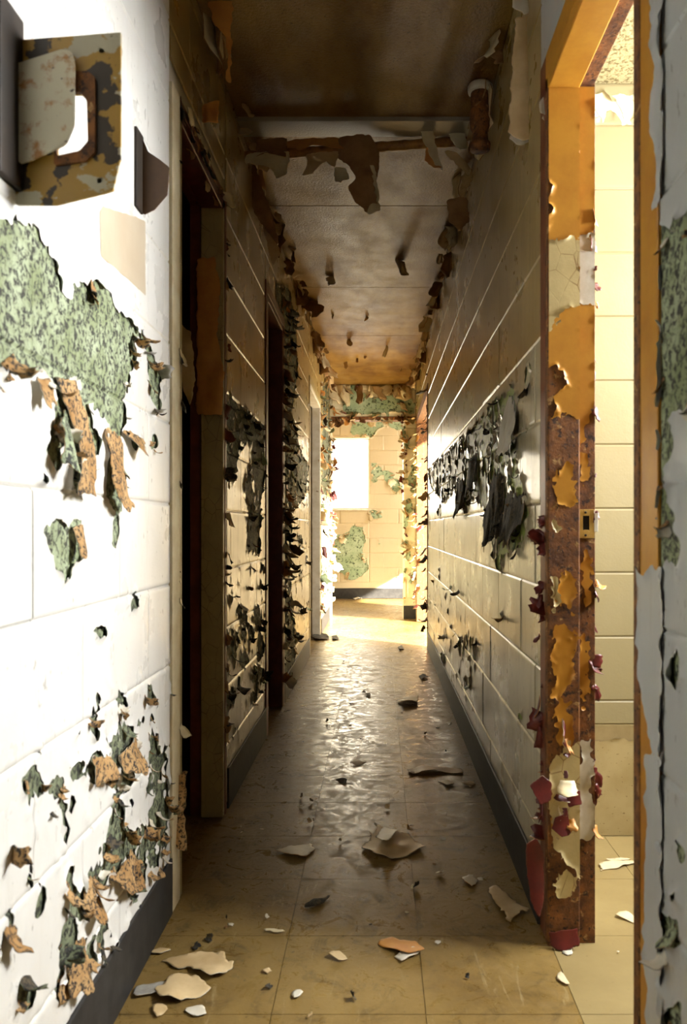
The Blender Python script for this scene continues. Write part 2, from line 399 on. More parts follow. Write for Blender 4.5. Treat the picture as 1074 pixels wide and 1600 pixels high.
# ------------------------------------------------------------------ paint flakes (shared meshes)
def flake_mesh(front, back, kind, seed):
    r = random.Random(seed); nx, ny = 4, 7
    curl = {'hang': r.uniform(.15, 1.0), 'curl': r.uniform(1.2, 2.3), 'roll': r.uniform(3.5, 5.0), 'flat': r.uniform(-.25, .3)}[kind]
    tilt = r.uniform(.05, .32) if kind != 'flat' else .05
    ph = r.uniform(0, 9); v = []
    ws = [r.uniform(.35, .62) for _ in range(ny)]; wl = [r.uniform(.25, .62) for _ in range(ny)]
    ws[-1] *= .7; wl[-1] *= .6; ws[0] *= r.uniform(.6, 1)
    tips = [r.uniform(-.10, .14) for _ in range(nx)]
    tw = r.uniform(-.5, .5)
    for lay in (0, 1):
        for j in range(ny):
            t0 = j/(ny-1)
            for i in range(nx):
                s = i/(nx-1); x = -wl[j]+(wl[j]+ws[j])*s
                t = t0*(1+tips[i]*(t0**2))
                th = curl*t
                y = -(math.sin(th+tilt)-math.sin(tilt))/curl if abs(curl) > .05 else -t*math.cos(tilt)
                z = (math.cos(tilt)-math.cos(th+tilt))/curl if abs(curl) > .05 else t*math.sin(tilt)
                z += .10*math.sin(ph+x*5+t*3)*t+tw*x*t*.5
                nyv, nz = math.sin(th+tilt), math.cos(th+tilt)
                off = .012 if lay == 0 else -.012
                v.append((x, y+off*nyv, z+off*nz))
    f = []; mi = []; n = nx*ny
    for j in range(ny-1):
        for i in range(nx-1):
            a = j*nx+i
            f.append([a, a+nx, a+nx+1, a+1]); mi.append(0)
            f.append([n+a, n+a+1, n+a+nx+1, n+a+nx]); mi.append(1)
    rim = [i for i in range(nx)]+[j*nx+nx-1 for j in range(1, ny)]+[(ny-1)*nx+i for i in range(nx-2, -1, -1)]+[j*nx for j in range(ny-2, 0, -1)]
    for a, b in zip(rim, rim[1:]+rim[:1]): f.append([a, b, n+b, n+a]); mi.append(1)
    return mesh('paint_flake', v, f, [front, back], mi, True)
_fl = {}
def flake(parent, p, X, Y, Z, size, front, back, kind, asp=1.0, name='paint_flake'):
    k = (front, back, kind, R.randrange(6))
    if k not in _fl: _fl[k] = flake_mesh(M[front], M[back], kind, hash(k[3])+len(_fl)*7+3)
    o = newobj(name, _fl[k], parent)
    m = Matrix((X, Y, Z)).transposed().to_4x4() @ Matrix.Diagonal((size*asp, size, size, 1)); m.translation = p
    o.matrix_local = m; return o
def basis(pl, roll):
    X = pl.U if not pl.flip else -pl.U
    c, s = math.cos(roll), math.sin(roll)
    return X*c+pl.V*s, pl.V*c-X*s, pl.N
def wall_flakes(parent, pl, rect, field, n, size, combos, kinds=('hang', 'curl', 'curl'), off=.001, spread=.6, tries=80):
    """flakes along the torn border of the holes"""
    made = 0; pts = []
    us = np.array([R.uniform(rect[0], rect[1]) for _ in range(n*tries)]); vv = np.array([R.uniform(rect[2], rect[3]) for _ in range(n*tries)])
    m = field(us, vv)
    for u, v, q in zip(us, vv, m):
        if made >= n: break
        if -.006 < q < .02:
            fr, bk = R.choice(combos); X, Y, Z = basis(pl, R.gauss(0, spread))
            s = size*R.choice((.45, .6, .8, 1, 1.4))
            flake(parent, pl.p(u, v, off), X, Y, Z, s, fr, bk, R.choice(kinds), R.uniform(.45, 1.1)); made += 1
def edge_flakes(parent, a, b, Zdir, n, size, combos, kinds=('hang', 'curl'), spread=.5, jitter=.02, Vdir=(0, 0, 1)):
    a, b, Zd, V = Vector(a), Vector(b), Vector(Zdir).normalized(), Vector(Vdir)
    for _ in range(n):
        p = a.lerp(b, R.random())+Vector((R.uniform(-1, 1), R.uniform(-1, 1), R.uniform(-1, 1)))*jitter*.5
        az = R.gauss(0, spread); Z2 = Matrix.Rotation(az, 3, V) @ Zd
        Z2 = (Z2-V*Z2.dot(V)).normalized(); X = V.cross(Z2)
        ro = R.gauss(0, .35); c, s = math.cos(ro), math.sin(ro)
        X, Y = X*c+V*s, V*c-X*s
        fr, bk = R.choice(combos)
        flake(parent, p, X, Y, Z2, size*R.choice((.5, .7, 1, 1.3, 1.7)), fr, bk, R.choice(kinds), R.uniform(.4, 1.0))
def peel(parent, pts, y, front, back, name='paint_peel', bow=.03, curl=.05, turn=0.0, jag=.004, res=.006, seed=1, plane=None, thick=.0012, base=0):
    """a hanging sheet of peeled paint; outline in photo pixels at its own distance y"""
    pl = plane or facing(y); poly = pl.poly(pts)
    u0, u1 = min(p[0] for p in poly)-.01, max(p[0] for p in poly)+.01; v0, v1 = min(p[1] for p in poly)-.01, max(p[1] for p in poly)+.01
    fld = lambda u, v: -poly_sd(u, v, poly)+jag*fbm(u*60, v*60, seed, 3)
    P, Fc = clip_grid(np.linspace(u0, u1, max(6, int((u1-u0)/res))), np.linspace(v0, v1, max(6, int((v1-v0)/res))), fld)
    if not len(Fc): return None
    t = (v1-P[:, 1])/(v1-v0); s = (P[:, 0]-(u0+u1)/2)/max(.02, (u1-u0)/2)
    d = base+bow*(1-s*s)*(.3+.7*t)+curl*t*t+turn*s*t+min(.010, .12*min(u1-u0, v1-v0))*fbm(P[:, 0]*14, P[:, 1]*9, seed+5, 2)*(.2+t)
    n = len(P)
    v = [pl.p(a, b, float(c)+thick) for (a, b), c in zip(P, d)]+[pl.p(a, b, float(c)) for (a, b), c in zip(P, d)]
    f = []; mi = []; ec = {}
    for q in Fc:
        for a, b in zip(q, q[1:]+q[:1]): ec[(a, b)] = 1
    for q in Fc:
        f.append(q[::-1] if pl.flip else q); mi.append(0); r = [n+k for k in q]; f.append(r if pl.flip else r[::-1]); mi.append(1)
    for (a, b) in list(ec):
        if (b, a) not in ec: f.append([b, a, n+a, n+b] if pl.flip is False else [a, b, n+b, n+a]); mi.append(1)
    return newobj(name, mesh(name, v, f, [M[front], M[back]], mi, True), parent)

# ================================================================== THE SETTING
# ---- floor
floor = struct(MB().box(-2.4, 2.6, -2.7, 11.1, -.12, -.004).build('floor', M['floor']))
T = .3048
def tiles(xs, y0, y1, m):
    me = mesh('floor_tile', *(lambda b: (b.v, b.f))(MB().box(-T/2+.0007, T/2-.0007, -T/2+.0007, T/2-.0007, -.006, 0)), m)
    for i in xs:
        for j in range(40):
            y = 1.579-3*T+j*T
            if y0-.01 < y < y1: newobj('floor_tile', me, floor, (.093+(i+.5)*T, y+T/2, 0))
tiles((-2, -1, 0), .66, 8.5, M['floor'])
tiles((1, 2, 3), .66, 2.45, M['floor_room'])
FLOOR = Plane((0, 0, 0), (1, 0, 0), (0, 0, 1), (0, 1, 0))
# ---- ceiling
ceiling = struct(MB().box(-2.4, 2.6, -2.7, 2.7, ZC+.006, ZC+.12).box(-2.4, 1.4, 2.7, 8.55, ZC+.006, ZC+.12).box(-2.4, 1.95, 8.55, 11.1, ZC+.006, ZC+.12).build('ceiling', M['ceiling']))
for a, b in ((-.9, .35), (.35, 1.65), (1.65, 2.94), (3.07, 3.75), (3.75, 5.02), (5.02, 6.28), (6.28, 7.5), (7.5, 8.45)):
    MB().box(XL, XR, a+.002, b-.002, ZC, ZC+.012).build('ceiling_panel', M['ceiling'], ceiling, .002)
MB().box(XL, XR, 2.945, 3.065, ZC-.012, ZC+.01).build('cover_strip', M['strip'], ceiling, .002)
# ---- left wall
LD = [(2.07, 2.68), (3.71, 4.32), (6.02, 7.10)]; HEADL = 2.05
segsL = [(.8, 2.07), (2.68, 3.71), (4.32, 6.02), (7.10, 8.45)]
b = MB().box(XL-WT, XL-.008, -2.7, segsL[0][1]-.004, 0, ZC+.006)
for a, c in segsL[1:]: b.box(XL-WT, XL-.008, a+.004, c-.004 if c < 8 else 8.6, 0, ZC+.006)
for a, c in LD: b.box(XL-WT, XL-.008, a-.004, c+.004, HEADL, ZC+.006)
wall_left = struct(b.build('wall_left', M['shell']))
NL = [
 [(-40,335),(0,340),(45,355),(85,405),(95,452),(125,455),(150,443),(185,485),(203,500),(208,560),(199,590),(194,640),(186,692),(168,672),(150,645),(118,606),(80,582),(45,572),(0,588),(-40,590)],
 [(200,500),(225,528),(243,568),(249,592),(241,652),(233,622),(230,562),(205,522)],
 [(82,585),(120,600),(142,650),(150,700),(140,730),(130,772),(98,775),(104,700),(84,660)],
 [(160,668),(186,690),(188,740),(190,800),(165,795),(162,720)],[(72,700),(88,640),(96,690),(85,735)],[(195,670),(220,690),(205,705)],
 [(66,832),(76,816),(130,805),(118,868),(100,902),(92,916),(80,880)],
 box_poly(178,832,5,20), box_poly(205,945,9,17), box_poly(148,986,12,10), box_poly(238,695,5,13), box_poly(62,750,5,8),
 [(133,1140),(138,1110),(150,1086),(157,1090),(150,1120),(146,1155)],
 [(166,1160),(182,1130),(184,1088),(193,1090),(196,1120),(206,1150),(210,1190),(200,1240),(184,1250),(182,1200),(166,1190)],
 [(98,1205),(120,1190),(145,1172),(165,1180),(184,1215),(180,1240),(150,1225),(110,1222)],
 [(232,1190),(235,1120),(246,1170),(258,1190),(262,1260),(258,1330),(240,1335),(225,1280),(238,1250),(232,1220)],
 [(170,1230),(190,1250),(192,1290),(225,1290),(250,1320),(245,1360),(225,1330),(225,1395),(200,1397),(180,1350),(165,1330)],
 [(136,1365),(150,1340),(160,1310),(172,1320),(192,1330),(190,1375),(168,1372),(156,1397),(140,1390)],
 [(101,1400),(118,1400),(150,1400),(150,1425),(135,1445),(122,1432),(104,1428)], [(95,1270),(103,1290),(100,1340),(112,1400),(104,1424),(99,1350)],
 [(84,1560),(92,1480),(98,1440),(108,1438),(128,1462),(120,1500),(122,1545),(100,1562)],[(131,1500),(140,1470),(157,1442),(160,1485),(142,1503)],
 box_poly(34,1552,13,24), box_poly(51,1218,14,30), box_poly(87,1230,10,15), box_poly(103,1250,12,18), box_poly(14,1434,6,12), box_poly(60,1400,6,24),
 box_poly(218,1130,4,9), box_poly(198,1440,5,10), box_poly(165,1450,4,9), box_poly(180,1475,4,8), box_poly(220,1420,9,8), box_poly(230,1085,5,14),
 [(347,613),(380,640),(413,668),(413,740),(407,790),(404,862),(384,862),(388,800),(380,760),(394,700),(376,690),(364,757),(350,745)],
 box_poly(377,960,10,12), box_poly(402,965,8,18), box_poly(362,1000,10,22), box_poly(385,990,12,14), box_poly(400,1055,12,14), box_poly(358,1090,9,16), box_poly(380,1030,8,12), box_poly(406,1010,6,20), box_poly(395,1090,5,10),
 [(430,440),(450,450),(462,500),(464,590),(456,640),(468,705),(482,728),(477,772),(463,792),(455,800),(453,900),(461,1000),(459,1085),(430,1110)],
 box_poly(470,900,3,10), box_poly(468,845,4,9),
 [(503,600),(520,600),(521,760),(510,770),(505,850),(503,700)],
]
fldL = mask_field([PLW.poly(p) for p in NL], 3, .013, 24, [(2.72, 3.68, .2, .80, .95, 14), (4.4, 5.9, .25, 1.9, 1.05, 12), (7.1, 8.4, .3, 2.1, .35, 10), (1.0, 2.0, .2, .62, 1.0, 18)], (.62, 22, lambda u, v: (v < .85) | (u > 2.3)))
block_wall(wall_left, PLW, [(.8, 1.985, .82, ZC), (.8, 1.985, 0, .82, M['white'], M['green_low']), (1.985, 2.70, HEADL+.085, ZC, M['two_tone']), (2.73, 3.66, 0, ZC), (3.66, 4.37, HEADL+.045, ZC), (4.37, 5.97, 0, ZC), (5.97, 7.15, HEADL+.045, ZC), (7.15, 8.45, 0, ZC)], fldL, (M['white'], M['green']), res=.007)
# ---- right wall
RD0, RD1, HEADR = 1.19, 1.865, 2.0
FD0, FD1 = 6.40, 8.20
b = MB().box(XR+.008, XR+WT, -2.7, RD0-.004, 0, ZC+.006).box(XR+.008, XR+WT, RD1+.004, FD0-.004, 0, ZC+.006).box(XR+.008, XR+WT, FD1+.004, 8.6, 0, ZC+.006)
b.box(XR+.008, XR+WT, RD0-.01, RD1+.01, HEADR, ZC+.006).box(XR+.008, XR+WT, FD0-.01, FD1+.01, 2.06, ZC+.006)
wall_right = struct(b.build('wall_right', M['shell']))
NR = [
 [(668,735),(700,708),(730,680),(760,652),(775,622),(792,618),(803,600),(812,625),(806,690),(813,720),(826,800),(820,856),(800,866),(772,872),(764,800),(742,775),(728,800),(715,764),(696,786),(676,762)],
 [(822,600),(826,568),(833,575),(832,612)], box_poly(735,1010,6,20), box_poly(745,1018,5,12), box_poly(722,1012,5,18), box_poly(694,1030,4,10), box_poly(688,800,3,9), box_poly(782,880,6,9),
 box_poly(815,1120,2,6), box_poly(820,1150,2,6), box_poly(787,970,2,8),
 [(1034,352),(1055,340),(1074,345),(1120,330),(1120,640),(1074,640),(1057,655),(1048,720),(1052,790),(1062,840),(1060,880),(1034,890)],
 box_poly(1062,1050,9,25), box_poly(1045,1460,14,45), box_poly(1030,1340,4,25), box_poly(1068,1335,6,14), box_poly(1060,1400,6,10), box_poly(1030,1560,8,30), box_poly(1055,1590,14,20), box_poly(1063,1100,5,9),
]
fldR = mask_field([PRW.poly(p) for p in NR], 21, .012, 26, [(3.2, 6.3, .2, .7, 1.18, 14)], (.30, 15, lambda u, v: u > 1.5))
block_wall(wall_right, PRW, [(.72, 1.11, 0, ZC, M['white_cool'], M['green']), (1.11, 1.93, HEADR+.055, ZC), (1.93, 6.36, 0, ZC, M['two_tone'], M['green_glare']), (6.36, 8.25, 2.11, ZC), (8.25, 8.45, 0, ZC)], fldR, (M['white'], M['green_glare']), res=.007)
# ---- partition with the opening at the far end
PP = facing(8.45)
b = MB().box(XL-.02, XL+.02, 8.458, 8.6, 0, ZC+.006).box(.26, XR+.02, 8.458, 8.6, 0, ZC+.006).box(XL, XR+.02, 8.458, 8.6, 2.11, ZC+.006)
wall_partition = struct(b.build('wall_partition', M['cream']))
NP = [[(548,598),(560,606),(565,618),(600,620),(625,616),(645,622),(648,645),(538,646),(540,622)], box_poly(637,690,4,10), box_poly(648,735,4,9), box_poly(640,790,4,12), box_poly(636,870,4,9)]
fldP = mask_field([PP.poly(p) for p in NP], 33, .02, 12, [(.26, .40, .15, 2.1, .55, 9), (-.5, .4, 2.11, 2.45, .75, 7)])
block_wall(wall_partition, PP, [(XL, XR, 2.13, ZC), (.265, XR, 0, 2.13), (XL, XL+.02, 0, 2.13)], fldP, (M['cream'], M['green_bright']), res=.012, film_lift=.012, u_off=.1)
# ---- end wall with its window
PE = facing(10.9)
WX0, WX1, WZ0, WZ1 = -.92, -.13, 1.22, 2.18
b = MB().box(-2.4, WX0, 10.908, 11.1, 0, ZC+.006).box(WX1, 2.6, 10.908, 11.1, 0, ZC+.006).box(WX0, WX1, 10.908, 11.1, 0, WZ0).box(WX0, WX1, 10.908, 11.1, WZ1, ZC+.006)
wall_end = struct(b.build('wall_end', M['end_cream']))
NE = [[(519,838),(545,830),(552,818),(572,822),(571,845),(566,862),(576,885),(573,900),(556,912),(538,905),(520,880)],[(578,720),(593,718),(596,740),(583,750)],[(602,735),(614,740),(628,760),(618,770),(603,755)],
 [(580,800),(597,798),(592,808),(580,810)],[(550,656),(590,655),(640,660),(625,672),(600,668),(580,685),(552,675)],box_poly(624,900,4,5)]
fldE = mask_field([PE.poly(p) for p in NE], 45, .035, 7, [(-.7, .3, .3, 1.15, 1.1, 6)])
block_wall(wall_end, PE, [(-1.1, WX0, 0, ZC), (WX0, WX1, 0, WZ0), (WX0, WX1, WZ1, ZC), (WX1, .8, 0, ZC)], fldE, (M['end_cream'], M['green_bright']), res=.016, film_lift=.012, u_off=.07)
# ---- window of the end wall: frame, sill and panes
window_1 = struct(MB().box(WX0, WX0+.03, 10.95, 11.0, WZ0, WZ1).box(WX1-.015, WX1, 10.95, 11.0, WZ0, WZ1).box(WX0, WX1, 10.95, 11.0, WZ0, WZ0+.015).box(WX0, WX1, 10.95, 11.0, WZ1-.015, WZ1).build('window_1', M['flake_white']))
MB().box(WX0-.03, WX1+.03, 10.87, 10.96, WZ0-.025, WZ0).build('window_sill', M['flake_white'], window_1, .004)
g = NT('window_glass')
_tr = g.n.new('ShaderNodeBsdfTransparent'); _gl = g.n.new('ShaderNodeBsdfGlossy'); _gl.inputs['Roughness'].default_value = .03
_mx = g.n.new('ShaderNodeMixShader'); _mx.inputs[0].default_value = .06
g.lk(_tr.outputs[0], _mx.inputs[1]); g.lk(_gl.outputs[0], _mx.inputs[2]); g.lk(_mx.outputs[0], g.n['Material Output'].inputs[0])
MB().box(WX0+.02, WX1-.01, 10.972, 10.976, WZ0+.01, WZ1-.01).build('pane', g.m, window_1)
# ---- side rooms (shells that hold their daylight)
def shell(name, boxes, m):
    b = MB()
    for q in boxes: b.box(*q)
    return struct(b.build(name, m))
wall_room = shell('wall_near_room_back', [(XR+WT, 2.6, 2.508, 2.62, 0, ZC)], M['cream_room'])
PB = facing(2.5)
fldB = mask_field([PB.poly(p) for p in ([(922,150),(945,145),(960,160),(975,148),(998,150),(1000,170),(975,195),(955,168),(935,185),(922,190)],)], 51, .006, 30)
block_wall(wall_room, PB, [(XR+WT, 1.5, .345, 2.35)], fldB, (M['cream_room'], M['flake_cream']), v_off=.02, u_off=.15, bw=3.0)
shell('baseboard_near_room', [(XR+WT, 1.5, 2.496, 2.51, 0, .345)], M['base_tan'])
shell('wall_near_room_window', [(1.8, 2.0, -.7, 2.6, 0, ZC)], M['cream_room'])  # solid wall; the near-room lamp before it stands for its window
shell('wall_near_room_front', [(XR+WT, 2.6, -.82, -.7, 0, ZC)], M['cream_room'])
ceiling_2 = struct(MB().box(XR+WT, 2.3, -.7, 2.51, 2.35, 2.46).build('ceiling_near_room', M['popcorn']))
shell('wall_far_room_window', [(1.3, 1.4, 5.0, 5.6, 0, ZC), (1.3, 1.4, 8.0, 8.5, 0, ZC), (1.3, 1.4, 5.6, 8.0, 0, .12), (1.3, 1.4, 5.6, 8.0, 2.38, ZC)], M['cream'])
shell('wall_far_room_front', [(XR+WT, 1.4, 4.9, 5.02, 0, ZC)], M['cream'])
shell('wall_far_room_back', [(XR, 1.95, 8.46, 8.6, 0, ZC)], M['cream'])
shell('wall_end_room_right', [(1.78, 1.9, 9.75, 10.95, 0, ZC), (1.78, 1.9, 8.6, 9.75, 1.25, ZC), (1.78, 1.9, 8.6, 9.75, 0, .25)], M['end_cream'])
shell('wall_end_room_left', [(-1.8, -1.65, 8.4, 10.95, 0, ZC)], M['end_cream'])
shell('wall_end_room_front', [(-1.8, XL+.01, 8.5, 8.6, 0, ZC)], M['end_cream'])
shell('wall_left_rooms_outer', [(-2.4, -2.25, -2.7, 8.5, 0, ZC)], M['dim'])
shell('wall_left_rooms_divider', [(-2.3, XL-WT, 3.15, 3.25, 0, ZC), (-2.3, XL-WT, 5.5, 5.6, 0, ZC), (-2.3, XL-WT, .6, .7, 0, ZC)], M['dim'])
shell('wall_rear', [(-2.4, 2.6, -2.8, -2.7, 0, ZC)], M['shell'])
# ---- baseboards
def bb(name, boxes): return struct((lambda b: ([b.box(*q) for q in boxes], b)[1])(MB()).build(name, M['black_rubber'], None, .003))
bb('baseboard_left', [(XL-.002, XL+.008, -1, 1.99, 0, .14), (XL-.002, XL+.008, 2.735, 3.655, 0, .14), (XL-.002, XL+.008, 4.375, 5.965, 0, .14), (XL-.002, XL+.008, 7.155, 8.44, 0, .14)])
bb('baseboard_right', [(XR-.008, XR+.002, 1.935, 6.35, 0, .14), (XR-.008, XR+.002, -1, 1.10, 0, .14)])
bb('baseboard_end', [(-1.6, 1.7, 10.888, 10.902, 0, .14)])
bb('baseboard_partition', [(.262, XR, 8.438, 8.452, 0, .14)])
# ---- door frames: stop, rabbet and casing on each side, head
def frame(name, side, y0, y1, head, mj, ms, mc, cw=.045, cwn=None, mh=None, mfar=None, pr=.006, mtop=None):
    cwn = cwn or cw; mh = mh or ms
    X = XR if side > 0 else XL
    def bx(a, c, *q):                   # a, c: depth into the wall from its corridor face
        xa, xb = (X+a, X+c) if side > 0 else (X-c, X-a); return MB().box(xa, xb, *q)
    root = struct(bx(.066, WT+.002, y0, y1, head-.015, head).build(name, mj, None, .002))
    for (a, s) in ((y0, 1), (y1, -1)):
        bx(.066, WT+.004, min(a, a+.015*s), max(a, a+.015*s), 0, head).build('rabbet', mj, root, .0015)
        bx(-.004, .070, min(a, a+.03*s), max(a, a+.03*s), 0, head).build('jamb', ms, root, .003)
        w = cwn if s > 0 else cw
        bx(-pr, .004, min(a, a-w*s), max(a, a-w*s), 0, head+cw).build('casing', mc if s > 0 or mfar is None else mfar, root, .002)
    bx(-.004, .070, y0, y1, head-.03, head).build('head', mh, root, .003)
    bx(-pr, .004, y0, y1, head, head+cw).build('casing', mtop or mc, root, .002)
    return root
door_1 = frame('door_1', 1, RD0, RD1, HEADR, M['rust'], M['rust'], M['orange'], .06, .075, M['orange'], M['maroon'], .003)
door_2 = frame('door_2', -1, LD[0][0], LD[0][1], HEADL, M['maroon'], M['cracked'], M['flake_cream'], .025, .075, M['flake_red'], M['maroon'], .006, M['maroon'])
door_3 = frame('door_3', -1, LD[1][0], LD[1][1], HEADL, M['maroon'], M['maroon'], M['maroon'], .05)
door_4 = frame('door_4', -1, LD[2][0], LD[2][1], HEADL, M['flake_white'], M['flake_white'], M['cracked'], .05)
door_5 = frame('door_5', 1, FD0, FD1, 2.06, M['rust'], M['rust'], M['rust'], .05)

# ================================================================== PAINT ON THE NEAR DOOR FRAME
def keep(pl, polys, seed, amp=.010, freq=48):
    f = mask_field([pl.poly(p) for p in polys], seed, amp, freq)
    return lambda u, v: -f(u, v)
PJ, PK = facing(RD1-.03), facing(RD1-.015)
def rectpx(pl, x0, x1, y0, y1):
    a, c = pl.px(x0, y1), pl.px(x1, y0); return (a[0], c[0], a[1], c[1])
RJ = (XR-.002, XR+.069, .02, HEADR-.03); RK = (XR+.071, XR+WT+.002, .02, HEADR-.02)
film('paint_film', PJ, RJ, keep(PJ, [[(830,80),(915,80),(915,652),(895,648),(865,652),(868,628),(882,600),(868,572),(852,585),(850,520),(858,330),(866,300),(845,240)],
  [(868,735),(885,715),(902,750),(895,790),(872,785)], [(868,925),(885,890),(902,905),(896,962),(884,950)], [(864,1010),(890,990),(902,1050),(880,1090),(896,1120),(892,1172),(868,1168)], box_poly(880,1010,18,40), box_poly(875,1290,14,16)], 61), M['orange'], .001, .004, .004, door_1)
film('paint_film', PJ, RJ, keep(PJ, [[(830,370),(915,372),(915,478),(880,486),(860,520),(830,575)], [(862,1190),(880,1165),(915,1158),(915,1375),(884,1352),(868,1330),(856,1300),(856,1215)], box_poly(866,820,9,16), box_poly(868,925,6,26), box_poly(884,1380,18,26)], 62), M['cracked_pale'], .003, .004, .005, door_1)
film('paint_film', PK, RK, keep(PK, [[(895,80),(935,80),(935,372),(895,372)], [(895,475),(935,475),(935,660),(918,640),(912,690),(895,760)], box_poly(912,740,7,30), box_poly(916,900,8,50), box_poly(912,1050,9,60)], 63), M['orange'], .001, .004, .003, door_1)
film('paint_film', PK, RK, keep(PK, [[(895,372),(935,370),(935,475),(895,475)], box_poly(915,1190,9,40), [(903,1190),(925,1180),(926,1300),(905,1320)]], 64), M['flake_white'], .003, .004, .003, door_1)
# strike plate
sp = facing(RD1-.0165)
c0, c1 = sp.px(905, 841), sp.px(929, 796); ph = (sp.px(911, 828), sp.px(921, 806))
yv = RD1-.019
b = MB().box(c0[0], ph[0][0], yv, yv+.003, c0[1], c1[1]).box(ph[1][0], c1[0], yv, yv+.003, c0[1], c1[1]).box(ph[0][0], ph[1][0], yv, yv+.003, c0[1], ph[0][1]).box(ph[0][0], ph[1][0], yv, yv+.003, ph[1][1], c1[1])
strike = b.build('strike_plate', M['brass'], door_1, .0006); strike['label'] = 'brass strike plate with a dark latch hole'
MB().box(ph[0][0], ph[1][0], yv+.002, yv+.006, ph[0][1], ph[1][1]).build('latch_hole_inset', M['dark'], strike)  # solid black inset; its colour stands for the shade inside the hole
MB().box(c1[0]-.001, c1[0]+.008, yv-.001, yv+.002, ph[0][1]-.004, ph[1][1]+.006).build('lip', M['flake_white'], strike, .0008)
for z in (c0[1]+.007, c1[1]-.007):
    MB().lathe([(.003, 0), (.003, .001), (.0015, .0018)], 10, Matrix.Translation(((c0[0]+c1[0])/2-.003, yv, z)) @ Matrix.Rotation(H, 4, 'X')).build('screw', M['dark_metal'], strike)
# curled paint on the edges of that frame
RED = [('flake_red', 'maroon'), ('flake_red', 'flake_red'), ('flake_red', 'flake_orange')]
edge_flakes(door_1, (XR-.006, RD1+.04, .25), (XR-.006, RD1+.02, 1.0), (-.7, -.7, 0), 26, .028, RED, ('flat', 'hang', 'curl'), .4, .012)
edge_flakes(door_1, (XR+WT+.004, RD1-.012, .25), (XR+WT+.004, RD1-.012, 1.72), (.3, -1, 0), 34, .022, RED+[('flake_orange', 'flake_red')], ('flat', 'hang', 'curl'), .5, .008)
edge_flakes(door_1, (XR+.02, RD1-.034, .25), (XR+.05, RD1-.034, .52), (0, -1, 0), 10, .035, [('flake_red', 'flake_cream'), ('flake_cream', 'flake_cream'), ('flake_orange', 'flake_red')], ('hang', 'curl'), .5, .03)
def px_peel(parent, y, items, **kw):
    for k, (pts, fr, bk) in enumerate(items): peel(parent, pts, y, fr, bk, seed=k+int(y*100), **kw)
px_peel(door_1, RD1-.034, [([(822,1318),(838,1308),(850,1330),(848,1400),(838,1425),(828,1400),(822,1350)], 'flake_red', 'flake_orange'), ([(826,1225),(848,1210),(862,1222),(858,1245),(842,1252)], 'flake_red', 'flake_cream'),
  ([(884,1240),(905,1232),(908,1252),(886,1258)], 'flake_red', 'flake_red'), ([(868,1275),(888,1270),(890,1300),(876,1304),(862,1292)], 'flake_red', 'flake_red'), ([(858,1456),(902,1450),(904,1470),(880,1480),(860,1474)], 'flake_red', 'flake_red')], bow=.012, curl=.012, res=.004, jag=.002)
# torn paint above the door
px_peel(wall_right, 1.90, [([(838,165),(870,120),(905,140),(900,162),(872,178),(850,192),(838,188)], 'flake_white', 'flake_tan'), ([(846,185),(880,178),(868,196),(850,205)], 'flake_white', 'flake_tan'), ([(880,60),(900,50),(908,130),(898,180),(888,150)], 'flake_orange', 'flake_tan')], bow=.02, curl=.03)
px_peel(wall_right, 2.12, [([(806,32),(836,25),(833,95),(838,190),(830,226),(812,232),(794,214),(799,120)], 'flake_tan', 'flake_white'), ([(802,-20),(838,-20),(834,20),(818,35),(802,20)], 'flake_white', 'flake_tan')], bow=.025, curl=.02)
px_peel(wall_right, 2.112, [([(794,205),(812,214),(831,206),(826,228),(812,238),(796,220)], 'flake_white', 'flake_white')], bow=.02, curl=.02)
# white paint hanging over the near side of the frame
nf = mask_field([PRW.poly(p) for p in ([(1000,892),(1012,900),(1024,884),(1040,890),(1040,1182),(1024,1176),(1012,1120),(1006,1060),(1000,990)], [(1012,1180),(1040,1180),(1040,1700),(1018,1700),(1014,1500),(1010,1400),(1016,1300)], [(1016,-60),(1040,-60),(1040,300),(1026,330),(1030,250),(1022,200),(1028,90)])], 71, .004, 50)
film('paint_film', PRW, (.98, 1.2, 0.02, 2.2), lambda u, v: -nf(u, v), M['white_cool'], .004, .005, .004, wall_right)
# ================================================================== FLAKES ON THE WALLS
TAN = [('flake_white', 'tan_back'), ('tan_back', 'grey_back'), ('tan_back', 'tan_back'), ('green', 'tan_back'), ('flake_white', 'black_back')]
BLK = [('flake_white', 'black_back'), ('black_back', 'black_back'), ('black_back', 'brown_back'), ('flake_green', 'black_back')]
wall_flakes(wall_left, PLW, (1.05, 2.02, 1.0, 1.75), fldL, 40, .035, TAN)
wall_flakes(wall_left, PLW, (1.05, 2.02, .15, .75), fldL, 85, .032, [('flake_white', 'tan_back'), ('tan_back', 'tan_back'), ('green_low', 'tan_back'), ('tan_back', 'black_back'), ('black_back', 'green_low')])
wall_flakes(wall_left, PLW, (2.74, 3.66, .2, 1.5), fldL, 60, .04, BLK)
wall_flakes(wall_left, PLW, (4.38, 6.0, .2, 2.3), fldL, 80, .06, BLK+[('flake_tan', 'brown_back')])
wall_flakes(wall_left, PLW, (7.15, 8.4, .2, 2.3), fldL, 26, .06, [('flake_cream', 'tan_back'), ('green', 'tan_back'), ('flake_orange', 'flake_tan')])
wall_flakes(wall_right, PRW, (1.95, 4.5, .9, 1.6), fldR, 60, .03, BLK)
wall_flakes(wall_right, PRW, (2.0, 6.2, .2, .7), fldR, 14, .04, BLK)
wall_flakes(wall_right, PRW, (.9, 1.1, .1, 1.5), fldR, 16, .025, TAN)
wall_flakes(wall_partition, PP, (-.5, .39, .2, 2.45), fldP, 50, .07, [('flake_cream', 'tan_back'), ('flake_cream', 'flake_red'), ('green_bright', 'tan_back')])
